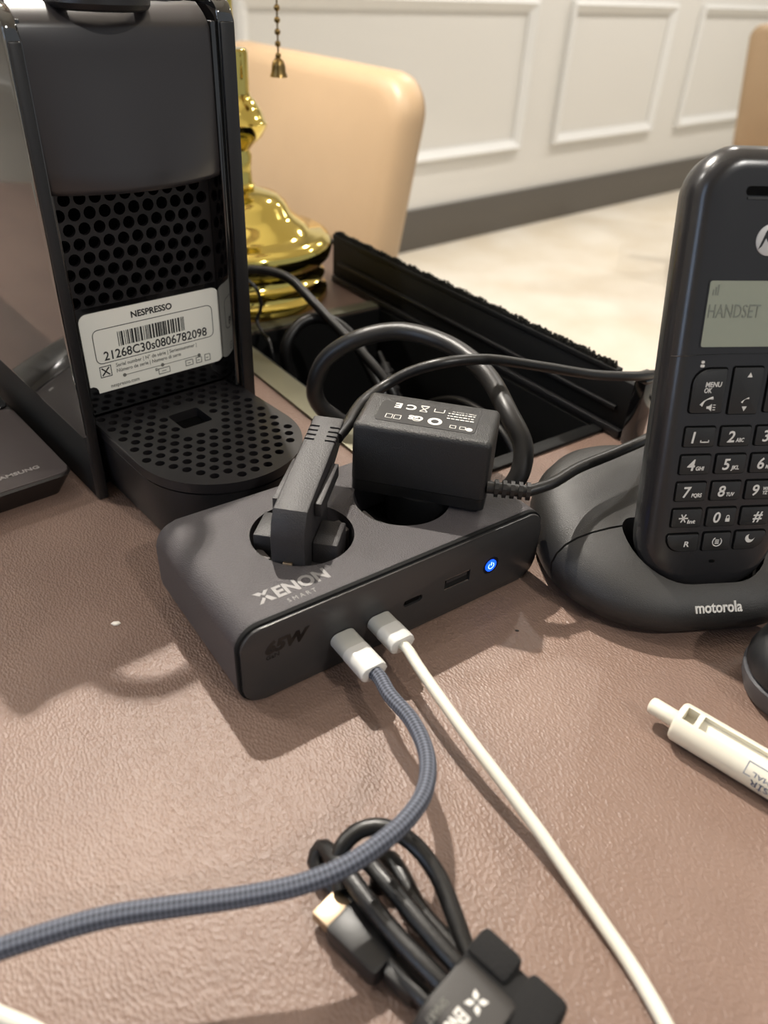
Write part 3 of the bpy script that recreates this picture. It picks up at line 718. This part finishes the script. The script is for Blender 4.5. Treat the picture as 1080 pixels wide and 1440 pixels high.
    for r, row in enumerate(names):
        for c, (a, b) in enumerate(row):
            cx = (c-1)*px; cy = .0330-r*.0110
            k = key(cx-.0060, cx+.0060, cy-.0037, cy+.0037)
            if a == '*':
                bm = bmesh.new()
                for q in range(3): box(bm, -.0019, .0019, -.00025, .00025, .0006, .0008, mtx=Matrix.Translation((cx-.0014, cy, 0)) @ Matrix.Rotation(q*PI/3, 4, 'Z'))
                finish('star_symbol', bm, 'white_print', k)
            else: kt(k, a, cx-.0032 if a != '#' else cx-.0008, cy-.0022, .0062, None, .12, .0001)
            if a == '1':
                bm = bmesh.new(); x0 = cx+.0004; box(bm, x0, x0+.0036, cy-.0022, cy-.0018, .0006, .0008); box(bm, x0, x0+.0004, cy-.0022, cy-.0012, .0006, .0008); box(bm, x0+.0032, x0+.0036, cy-.0022, cy-.0012, .0006, .0008); finish('voicemail_symbol', bm, 'white_print', k)
            elif a == '9': kt(k, 'WX', cx+.0012, cy-.0002, .0019, .0026); kt(k, 'YZ', cx+.0012, cy-.0019, .0019, .0022)
            elif b: kt(k, b, cx+.0004, cy-.0022, .0022, .0043 if len(b) > 3 else .0034)
            if a == '0':
                bm = bmesh.new(); box(bm, cx+.0020, cx+.0038, cy-.0020, cy-.0006, .0006, .0008); tube(bm, [(cx+.0023, cy-.0006, .0007), (cx+.0025, cy+.0005, .0007), (cx+.0033, cy+.0005, .0007), (cx+.0035, cy-.0006, .0007)], .0002, 6, .0005); finish('lock_symbol', bm, 'white_print', k)
    k = key(-.0212, -.0082, -.0142, -.0070, [.0058, .0006, .0006, .0012]); kt(k, 'R', -.0140, -.0122, .0032, .0022)
    k = key(-.0058, .0056, -.0142, -.0068)
    bm = bmesh.new(); tube(bm, [(.0001+.0019*math.cos(t), -.0106+.0019*math.sin(t), .0007) for t in [R(120)+R(290)*i/14 for i in range(15)]], .00022, 6, .0004)
    for i in range(3): box(bm, -.0008, .0009, -.0115+.0007*i, -.0111+.0007*i, .0006, .0008)
    finish('redial_symbol', bm, 'white_print', k)
    k = key(.0078, .0206, -.0142, -.0066, [.0006, .0058, .0012, .0006])
    cr = [(.0140+.0019*math.cos(t), -.0096+.0019*math.sin(t)) for t in [R(140)+R(200)*i/14 for i in range(15)]]+[(.0148+.0015*math.cos(t), -.0088+.0015*math.sin(t)) for t in [R(335)-R(190)*i/14 for i in range(15)]]
    P_('moon_symbol', 'white_print', k, cr, .0006, .0008)
    P_('microphone_slot', 'hole_black', e, rrect(-.0014, .0010, -.0200, -.0188, .0005, 3), -.0003, .00012)
handset()

DK = Vector((.1336, .2538, 0))
def dock():
    e = empty('phone_dock', DK, YAW, 'rounded black charging dock holding the upright cordless handset', 'charging dock')
    def out(ins):
        x0, x1, y0, y1 = -.0610+ins, .0610-ins, -.0205+ins, .0790-ins
        return rrect(x0, x1, y0, y1, [.047-ins*.85, .047-ins*.85, .040-ins*.85, .040-ins*.85], 14)
    def zf(z, y): return z*(.70+8.0*(y+.02)*.95)
    lay = ((.0110, .0), (.0060, .002), (.0022, .0065), (.0004, .0125), (.0, .0175), (.0014, .0225), (.0045, .0268), (.0090, .0298), (.0150, .0318), (.022, .0330), (.030, .0336))
    bm = bmesh.new()
    loft(bm, [[(x, y, z if z < .003 else max(zf(z, y), .003)) for x, y in out(i)] for i, z in lay])
    o = finish('shell', bm, 'dock_black', e, angle=45)
    # pocket for the handset
    inv = (Matrix.Translation(DK) @ Matrix.Rotation(YAW, 4, 'Z')).inverted() @ (Matrix.Translation(Q0) @ R3.to_4x4())
    bm = bmesh.new()
    pts = rrect(-.0308, .0308, -.0245, .0040, [.006, .006, .0215, .0215], 10)      # plan of the pocket: width / depth
    vs0 = [inv @ Vector((x, -.0385, z)) for x, z in pts]; vs1 = [inv @ Vector((x, .11, z)) for x, z in pts]
    loft(bm, [vs0, vs1]); boolean(o, bm)
    # split along the seam
    src = o.data
    for nm, sgn in (('front_shell', -1), ('rear_shell', 1)):
        bm = bmesh.new(); bm.from_mesh(src)
        r = bmesh.ops.bisect_plane(bm, geom=bm.verts[:]+bm.edges[:]+bm.faces[:], plane_co=(0, .0205+sgn*.00045, 0), plane_no=(-.10*-sgn, -sgn*1.0, 0), clear_inner=False, clear_outer=True)
        bmesh.ops.holes_fill(bm, edges=[c for c in r['geom_cut'] if isinstance(c, bmesh.types.BMEdge)], sides=0)
        finish(nm, bm, 'dock_black', e, angle=45)
    bpy.data.objects.remove(o)
    # name on the front slope
    t = text('lettering', 'motorola', 'white_print', e, (.0, -.01975, .0156), .0062, (R(50), 0, 0), .0200, ext=.0003, align='CENTER', bold=.00012)
    bm = bmesh.new(); loft(bm, [[(x, y, 0) for x, y in out(.016)], [(x, y, .0006) for x, y in out(.0155)]]); finish('foot_pad', bm, 'rubber', e)
dock()

# ------------------------------------------------------------------ pen
def pen():
    d = Vector((.757, -.653, 0)); a = math.atan2(d.y, d.x); r = .0073
    base = Vector((0.1079, 0.1849, r))
    e = empty('ballpoint_pen', (base.x, base.y, 0), a, 'white plastic ballpoint pen with clip slot and blue print', 'pen')
    o = None
    bm = bmesh.new()
    n = 28
    prof = [(.0, .0064), (.0006, .0070), (.0013, .0073), (.135, .0073), (.140, .006)]
    rings = [[(x, rr*math.cos(2*PI*i/n), r+rr*math.sin(2*PI*i/n)*1.0) for i in range(n)] for x, rr in prof]
    loft(bm, rings); o = finish('barrel', bm, 'pen_white', e, angle=50)
    bm = bmesh.new(); A = R(52)
    mt = Matrix.Translation((0, 0, r)) @ Matrix.Rotation(R(12), 4, 'X')
    box(bm, .0022, .0064, -.0028, .0028, .0018, .0110, mtx=mt); box(bm, .0082, .060, -.0028, .0028, .0045, .0110, mtx=mt)
    boolean(o, bm)
    bm = bmesh.new(); rings = [[(x, rr*math.cos(2*PI*i/20), r+rr*math.sin(2*PI*i/20)) for i in range(20)] for x, rr in ((.002, .0031), (-.0088, .0031), (-.0099, .0027), (-.0103, .0018))]
    loft(bm, rings); finish('clicker', bm, 'pen_white', e, angle=50)
    def pr(s, x1, off, size, w_):
        def f(v):
            th = R(150)+(off+v.y)/r
            return Vector((x1-v.x, (r+.00008)*math.cos(th), r+(r+.00008)*math.sin(th)))
        text('lettering', s, 'blue_ink', e, (0, 0, 0), size, width=w_, fn=f)
    pr('ES\u0130R', .0372, .0026, .0036, .0082)
    pr('MAL', .0345, -.0002, .0024, .0058)
    def line(x0, x1, t0, t1):
        bm = bmesh.new(); rr = r+.00008; k = 5
        L0 = [bm.verts.new((x0, rr*math.cos(t0+(t1-t0)*i/k), r+rr*math.sin(t0+(t1-t0)*i/k))) for i in range(k+1)]
        L1 = [bm.verts.new((x1, rr*math.cos(t0+(t1-t0)*i/k), r+rr*math.sin(t0+(t1-t0)*i/k))) for i in range(k+1)]
        for i in range(k): bm.faces.new((L0[i], L0[i+1], L1[i+1], L1[i]))
        finish('printed_line', bm, 'blue_ink', e)
    line(.0262, .0264, R(128), R(166)); line(.0264, .040, R(128), R(130)); line(.0264, .0285, R(164), R(166))
pen()

# ------------------------------------------------------------------ bundled black cable
def bundle():
    e = empty('bundled_usb_cable', (.015, .105, 0), 0, 'coiled black cable tied with a strap, bare metal plug showing', 'cable')
    o = Vector((.015, .105, 0))
    def L(p): return Vector(p)-o
    r = .0026
    bm = bmesh.new()
    for path in ([(-.0060, .1160, .0075), (-.0075, .1225, .0100), (-.0066, .1262, .013), (-.0021, .1301, .015), (.0051, .1310, .016), (.0134, .1272, .015), (.0206, .1192, .013), (.0253, .1085, .011), (.0280, .1012, .0095), (.0339, .0907, .0085), (.042, .078, .008)],
                 [(-.0020, .1140, .0040), (-.0110, .1215, .0035), (-.0145, .1262, .0045), (-.0130, .1290, .0070), (-.0076, .1225, .0108), (.0021, .1100, .0125), (.0099, .1015, .0125), (.0191, .0929, .0125), (.030, .083, .011), (.040, .072, .009)],
                 [(-.0050, .1190, .0035), (-.0035, .1250, .0060), (.0002, .1240, .0100), (.0045, .1185, .0125), (.0116, .1099, .0135), (.0210, .0993, .0135), (.0298, .0904, .0125), (.042, .076, .009)],
                 [(.0040, .1190, .0030), (.0048, .1260, .0032), (.0067, .1275, .0060), (.0103, .1221, .0078), (.0159, .1117, .0078), (.0254, .1018, .0078), (.0343, .0936, .0075), (.045, .080, .006)],
                 [(.0080, .0990, .0055), (.0160, .0905, .0070), (.0250, .0830, .0070), (.034, .075, .006)]):
        tube(bm, [L(p) for p in path], r, 12)
    finish('cord', bm, 'rubber', e, angle=50)
    # USB plug: metal shell and black housing lying along the bundle
    a = Vector((-.0092, .1125, 0)); d = Vector((.0167+.0092, .0906-.1125, 0)).normalized(); ang = math.atan2(d.y, d.x)
    mt = Matrix.Translation(a-o) @ Matrix.Rotation(ang, 4, 'Z')
    bm = bmesh.new(); box(bm, -.0020, .0070, -.0048, .0048, .0022, .0066, bev=.0004, mtx=mt); finish('metal_plug', bm, 'gold_metal', e)
    bm = bmesh.new(); box(bm, .0040, .0225, -.0060, .0060, .0003, .0085, bev=.0016, mtx=mt); finish('plug_housing', bm, 'black_satin', e)
    bm = bmesh.new(); box(bm, .0223, .0330, -.0036, .0036, .0012, .0078, bev=.0018, mtx=mt); finish('plug_boot', bm, 'rubber', e)
    # hook-and-loop strap
    c = Vector((.0300, .0875, 0)); d2 = Vector((.74, -.67, 0)); ang2 = math.atan2(d2.y, d2.x)
    ms = Matrix.Translation(c-o) @ Matrix.Rotation(ang2, 4, 'Z')
    bm = bmesh.new(); prism(bm, rrect(-.0150, .0135, .0004, .0165, .0055, 6), -.0085, .0150, .0008, 2, lambda x, y, z: tuple(ms @ Vector((z, x, y))), both=True)
    st = finish('strap', bm, 'velcro', e, angle=40)
    bm = bmesh.new(); prism(bm, rrect(-.0155, .0060, .0010, .0181, .0058, 6), -.0078, .0085, .0006, 2, lambda x, y, z: tuple(ms @ Vector((z, x, y))), both=True)
    props(finish('strap_flap', bm, 'strap_satin', st, angle=40), label='smooth strap flap with white logo')
    bm = bmesh.new(); box(bm, -.0090, .0035, .0050, .0140, .0110, .0185, bev=.0020, mtx=ms); finish('strap_fold', bm, 'velcro', st)
    bm = bmesh.new(); box(bm, .0060, .0175, -.0040, .0140, .0080, .0172, bev=.0022, mtx=ms); finish('strap_tail', bm, 'velcro', st)
    # white logo petals and letters, reading across the strap
    z = .01815
    for k in range(4):
        t = R(45)+k*PI/2
        q = [(.0004, 0), (.0016, .0008), (.0030, 0), (.0016, -.0008)]
        pts = []
        for x, y in q:
            X = x*math.cos(t)-y*math.sin(t); Y = x*math.sin(t)+y*math.cos(t); p = ms @ Vector((.0010+X, -.0030+Y, 0)); pts.append((p.x, p.y))
        P_('logo_petal', 'white_print', st, pts, z, z+.0001)
    tl = ms @ Vector((-.0015, -.0068, z+.00005))
    text('lettering', 'ENON', 'white_print', st, tl, .0052, (0, 0, ang2-PI/2), .0085, bold=.00015)
    tl = ms @ Vector((-.0055, -.0078, z+.00005))
    text('lettering', 'SMART', 'ink_soft', st, tl, .0028, (0, 0, ang2-PI/2), .0070)
bundle()

# ------------------------------------------------------------------ slab device beside the coffee machine, dark puck at the right edge, crumbs
def slab():
    a = R(43); P0 = Vector((-.1378, .3121, 0))
    o = P0+Vector((math.cos(a), math.sin(a), 0))*-.0088+Vector((-math.sin(a), math.cos(a), 0))*.0125
    e = empty('slab_device', o, a, 'flat dark grey device lying left of the coffee machine', 'device')
    bm = bmesh.new(); loft(bm, [[(x, y, z) for x, y in rrect(-.150+i, -i, i, .120-i, .006-i*.4, 5)] for i, z in ((.006, 0), (.0045, .003), (.0008, .0105), (0, .0122), (.0010, .0132))])
    finish('body', bm, 'device_dark', e)
    P_('top_face', 'device_grey', e, rrect(-.149, -.0010, .0010, .082, .005, 5), .0130, .0138, .0005)
    P_('rear_face', 'black_gloss', e, rrect(-.149, -.0010, .0835, .1190, .005, 5), .0130, .0142, .0005)
    text('lettering', 'SAMSUNG', 'device_print', e, (-.0330, .0115, .01385), .0040, width=.0210, bold=.0001)
    bm = bmesh.new()
    for k in range(4): box(bm, -.0210+k*.0013, -.0201+k*.0013, .0738, .0756, .0138, .0139)
    finish('printed_mark', bm, 'white_print', e)
slab()
def puck():
    e = empty('computer_mouse', (.1795, .1925, 0), R(-47), 'black rounded mouse-like device cut off at the right edge', 'mouse')
    def out(i): return rrect(-.045+i, .045-i, -.026+i, .026-i, [.022-i*.8]*4, 10)
    bm = bmesh.new(); loft(bm, [[(x, y, z) for x, y in out(i)] for i, z in ((.006, 0), (.003, .001), (.0012, .006), (.0006, .0105), (.0012, .0112))]); finish('base', bm, 'mouse_grey', e)
    bm = bmesh.new(); loft(bm, [[(x, y, z) for x, y in out(i)] for i, z in ((.0022, .0112), (.0012, .0122), (.001, .016), (.0025, .021), (.006, .0250), (.012, .0275), (.018, .0285))]); finish('top_cover', bm, 'mouse_black', e)
puck()
for nm, x, y, s, l in (('crumb', -.1054, .2245, .0016, 'tiny white crumb on the shaded table left of the hub'), ('crumb', .0575, .2336, .0007, 'tiny dark crumb on the table in front of the hub')):
    bm = bmesh.new(); bmesh.ops.create_icosphere(bm, subdivisions=1, radius=s)
    for v in bm.verts: v.co = Vector((v.co.x*1.3+random.uniform(-1, 1)*s*.3, v.co.y*.8, max(v.co.z*.5, -s*.3)+s*.3))
    o = finish(nm, bm, 'crumb_white' if s > .001 else 'rubber', loc=(x, y, 0)); props(o, l, 'crumb')

# ------------------------------------------------------------------ brass lamp
def lamp():
    e = empty('table_lamp', (-.125, .615, 0), 0, 'polished brass table lamp with stepped round base and pull chain', 'lamp')
    bm = bmesh.new()
    lathe(bm, [(.0600, 0), (.0675, .0005), (.0690, .003), (.0685, .0075), (.0640, .0100), (.0630, .0135), (.0655, .0170), (.0665, .0195), (.0625, .0225), (.0620, .0260), (.0665, .0300), (.0705, .0345), (.0720, .0400), (.0718, .0450), (.0690, .0490), (.0640, .0512), (.0560, .0520), (.0535, .0540), (.0505, .0575), (.0450, .0605), (.0400, .0650), (.0365, .0715), (.0300, .0770), (.0190, .0800), (.0120, .0815)], 64)
    finish('base', bm, 'brass', e, angle=50)
    bm = bmesh.new()
    lathe(bm, [(.0130, .0815), (.0140, .0835), (.0120, .0855), (.0115, .095), (.0125, .104), (.0110, .108), (.0145, .112), (.0205, .117), (.0243, .1235), (.0250, .1262), (.0232, .1275), (.0210, .134), (.0170, .140), (.0135, .1435), (.0130, .147), (.0132, .1700), (.0120, .1722), (.0045, .1725), (.0040, .22), (.0040, .60)], 48)
    finish('column', bm, 'brass', e, angle=50)
    # socket cluster, bulbs, shade and pull chain (above the picture)
    sk = Vector((-.065, .035, 0))
    bm = bmesh.new()
    for s in (1, -.6): tube(bm, [(0, 0, .600), tuple(sk*s*.5+Vector((0, 0, .625))), tuple(sk*s+Vector((0, 0, .645)))], .004, 8, .01)
    for s in (1, -.6): cyl(bm, sk.x*s, sk.y*s, .640, .672, .013, 20)
    finish('socket_cluster', bm, 'brass', e)
    bm = bmesh.new(); bmesh.ops.create_uvsphere(bm, u_segments=20, v_segments=12, radius=.005)
    for v in bm.verts: v.co += Vector((sk.x, sk.y, .695))
    props(finish('bulb', bm, 'bulb', e), label='lit bulb')
    ld = bpy.data.lights.new('bulb_light', 'POINT'); ld.energy = BULB_WATTS; ld.shadow_soft_size = .008; ld.color = (1, .935, .84)
    lo = bpy.data.objects.new('bulb_light', ld); C.objects.link(lo); lo.parent = e; lo.location = (sk.x, sk.y, .695)
    bm = bmesh.new(); n = 48; A = []
    for r_, z in ((.200, .635), (.140, .86)): A.append([bm.verts.new((r_*math.cos(2*PI*i/n), r_*math.sin(2*PI*i/n), z)) for i in range(n)])
    for i in range(n): bm.faces.new((A[0][i], A[0][(i+1) % n], A[1][(i+1) % n], A[1][i]))
    bmesh.ops.solidify(bm, geom=bm.faces[:], thickness=.002)
    finish('lamp_shade', bm, 'shade_dark', e)
    cx, cy = .0359, -.010
    bm = bmesh.new(); z = .170; first = True
    me_b = None
    while z < .645:
        bmesh.ops.create_icosphere(bm, subdivisions=2 if z < .25 else 1, radius=.0021, matrix=Matrix.Translation((cx, cy, z))); z += .0068
    cyl(bm, cx, cy, .166, .645, .0006, 6)
    ch = finish('pull_chain', bm, 'old_brass', e, angle=60)
    bm = bmesh.new(); lathe(bm, [(.0008, .1690), (.0022, .1684), (.0040, .1664), (.0047, .1635), (.0050, .1600), (.0060, .1578), (.0062, .1572), (.0050, .1576), (.0040, .1600)], 28, (cx, cy)); finish('chain_bell', bm, 'old_brass', ch, angle=60)
    return e
part_cord(lamp(), 'power_cord', [(-.1450, .5420, .006), (-.1300, .5370, .030), (-.1120, .5330, .0440), (-.0960, .5330, .0460), (-.0760, .5290, .0430), (-.0590, .5130, .0350), (-.0400, .4950, .0240), (-.0200, .4780, .0120), (.0000, .462, -.005), (.015, .455, -.04)],
     .0033, 'rubber')
cord('thin_wire', [(-.1200, .5360, .046), (-.1080, .5340, .040), (-.0985, .5330, .0320), (-.0960, .5320, .020), (-.0990, .5300, .010), (-.0930, .5220, .0035), (-.0870, .5080, .004), (-.0800, .498, -.02)],
     .0013, 'rubber', 'thin black wire dangling in front of the brass lamp base')

# ------------------------------------------------------------------ chairs
def make_chair(label):
    e = empty('dining_chair', (0, 0, -.75), 0, label, 'chair', 'tan leather dining chairs')
    # backrest: tapered, rounded, slightly curved slab
    W, Z0, Z1 = .245, .44, .868
    def out(i):
        pts = []
        for x, z in rrect(-W+i, W-i, Z0+i, Z1-i, [.03, .03, .045-i*.5, .045-i*.5], 8):
            k = (z-Z0)/(Z1-Z0); pts.append((x*(.80+.20*k), z+.016*(1-(x/W)**2)*k))
        return pts
    bm = bmesh.new(); rings = []
    for i, y in ((.020, .000), (.008, .003), (.002, .009), (.0, .018), (.0, .032), (.003, .042), (.012, .048)):
        rings.append([(x, .215+y+.03*(z-Z0)/.4-.02*(1-(x/W)**2)+.02, z) for x, z in out(i)])
    loft(bm, rings); bk_ = finish('backrest', bm, 'tan_leather', e, angle=50)
    bm = bmesh.new(); prism(bm, rrect(-.235, .235, -.235, .235, .04, 6), .38, .455, .02, 3); finish('seat', bm, 'tan_leather', e, angle=50)
    for x in (-.20, .20):
        for y in (-.20, .20): B('leg', 'chair_wood', e, x-.018, x+.018, y-.018, y+.018, 0, .385, bev=.003)
    return e
def copy_tree(o, parent=None):
    c = o.copy(); C.objects.link(c); c.parent = parent
    for ch in list(o.children): copy_tree(ch, c)
    return c
def place(e, corner, rz, cx):
    # corner: where the point (cx, back plane) of the backrest stands
    ca, sa = math.cos(rz), math.sin(rz); lx, ly = cx, .245
    e.location = (corner[0]-lx*ca+ly*sa, corner[1]-lx*sa-ly*ca, -.75); e.rotation_euler = (0, 0, rz)
ch1 = make_chair('tan leather dining chair behind the brass lamp')
place(ch1, (-.0196, .9952), R(-53), .245)
ch2 = copy_tree(ch1); ch2['label'] = 'tan leather dining chair cut off at the right edge behind the phone'
place(ch2, (1.277, 3.444), R(-15), -.245)
